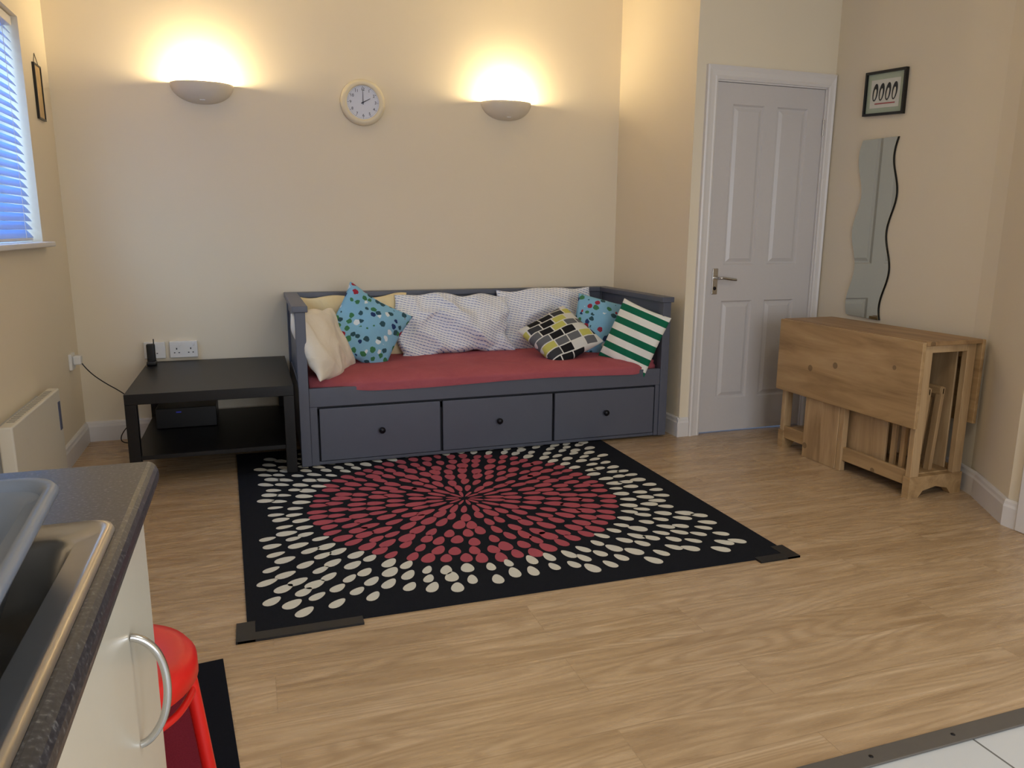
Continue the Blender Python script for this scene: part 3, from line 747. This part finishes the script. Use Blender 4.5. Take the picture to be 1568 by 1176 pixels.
# ------------------------------------------------------------------ mirror + picture on right wall
def wavy_mirror():
    z0, z1 = 0.735, 1.70; n = 60; L = []; R = []
    for i in range(n+1):
        t = i/n; z = z0+(z1-z0)*t
        w = 0.024*math.sin(t*math.pi*2*2.4+0.5)
        L.append((3.53+w, z)); R.append((3.268+w, z-0.006))
    pts = L+R[::-1]
    f = [(wallx(y)-0.008, y, z) for y, z in pts]
    P = [extrude_poly('glass', f, (-0.004, 0, 0), M_mirror)]
    P.append(extrude_poly('backing', [(x+0.0075, y-0.004 if y < 3.4 else y+0.002, z) for x, y, z in f], (-0.006, 0, 0), M_blackpl))
    group('wavy_mirror', (3.26, 3.4, 0.735), P)
wavy_mirror()
def picture():
    yc, zc, W, Hh = 3.40, 1.93, 0.30, 0.228; sk = 0.075
    def q(u, v, off):
        y = yc-u; z = zc+v-sk*u; return (wallx(y)-off, y, z)
    def rect(name, u0, u1, v0, v1, off, th, m):
        return extrude_poly(name, [q(u0, v0, off), q(u1, v0, off), q(u1, v1, off), q(u0, v1, off)], (-th, 0, 0), m)
    fm = 0.013; a, b = W/2, Hh/2
    P = [rect('frame_top', -a, a, b-fm, b, 0.001, 0.02, M_blackpl), rect('frame_bottom', -a, a, -b, -b+fm, 0.001, 0.02, M_blackpl),
         rect('frame_l', -a, -a+fm, -b+fm, b-fm, 0.001, 0.02, M_blackpl), rect('frame_r', a-fm, a, -b+fm, b-fm, 0.001, 0.02, M_blackpl),
         rect('mount', -a+fm, a-fm, -b+fm, b-fm, 0.001, 0.008, simple('mount_grey_green', (176, 188, 168), 0.6)),
         rect('paper', -0.108, 0.108, -0.075, 0.07, 0.0095, 0.001, simple('print_paper', (214, 214, 206), 0.6)),
         rect('red_strip', -0.07, 0.08, -0.056, -0.05, 0.011, 0.001, simple('print_red', (170, 80, 84), 0.6))]
    dk = simple('penguin_dark', (40, 42, 46), 0.6); lt = simple('penguin_belly', (210, 208, 198), 0.6)
    for i in range(4):
        c = -0.072+i*0.048
        for nm, ru, rv, of, m, dv in (('penguin', 0.019, 0.045, 0.0112, dk, 0.006), ('belly', 0.009, 0.028, 0.0125, lt, -0.004)):
            P.append(extrude_poly(nm, [q(c+ru*math.cos(t*math.pi/9)+0.12*rv*math.sin(t*math.pi/9), dv+rv*math.sin(t*math.pi/9), of) for t in range(18)], (-0.001, 0, 0), m))
    group('penguin_picture', (3.26, 3.4, 1.93), P)
picture()

e = NT('ceiling_lamp_glow'); e.b.inputs['Base Color'].default_value = (1, 0.95, 0.88, 1); e.b.inputs['Emission Color'].default_value = (1, 0.88, 0.72, 1); e.b.inputs['Emission Strength'].default_value = 2
group('ceiling_light', (1.2, 0.9, HC), [
    lathe('diffuser', [(0, -0.07), (0.1, -0.065), (0.16, -0.04), (0.18, -0.012)], e.m, 40, M=Matrix.Translation((1.2, 0.6, HC))),
    lathe('base', [(0.18, -0.012), (0.19, -0.012), (0.19, 0), (0, 0)], M_plastic, 40, M=Matrix.Translation((1.2, 0.6, HC)))])
def area(name, loc, rot, sx, sy, W, col):
    L = bpy.data.lights.new(name, 'AREA'); L.shape = 'RECTANGLE'; L.size = sx; L.size_y = sy; L.energy = W; L.color = col
    o = link(bpy.data.objects.new(name, L)); o.location = loc; o.rotation_euler = rot; return o
area('ceiling_lamp', (1.2, 0.6, HC-0.09), (0, 0, 0), 0.5, 0.5, 13, (1, 0.89, 0.74))
area('daylight_front', (1.2, -1.75, 1.25), (math.pi/2, 0, 0), 2.3, 1.85, 55, (0.94, 0.97, 1.0))
area('daylight_left', (-1.3, 3.55, 1.75), (0, -math.radians(90), 0), 1.1, 1.4, 26, (0.42, 0.66, 1.0))

w = bpy.data.worlds.new('sky'); scene.world = w; w.use_nodes = True
bg = w.node_tree.nodes['Background']; bg.inputs['Color'].default_value = (0.36, 0.58, 1.0, 1); bg.inputs['Strength'].default_value = 0.85

# ------------------------------------------------------------------ camera
cam = bpy.data.cameras.new('camera'); co = link(bpy.data.objects.new('camera', cam))
fw = Vector((0.3173, 0.9274, -0.1986)).normalized(); u = Vector((0.9465, -0.3224, 0.0063))
u = (u-fw*u.dot(fw)).normalized(); up = u.cross(fw)
R = Matrix((u, up, -fw)).transposed().to_4x4()
co.matrix_world = Matrix.Translation((0, 0, 1.2)) @ R
cam.sensor_width = 36; cam.lens = 1162/1568*36; cam.clip_start = 0.02
scene.camera = co
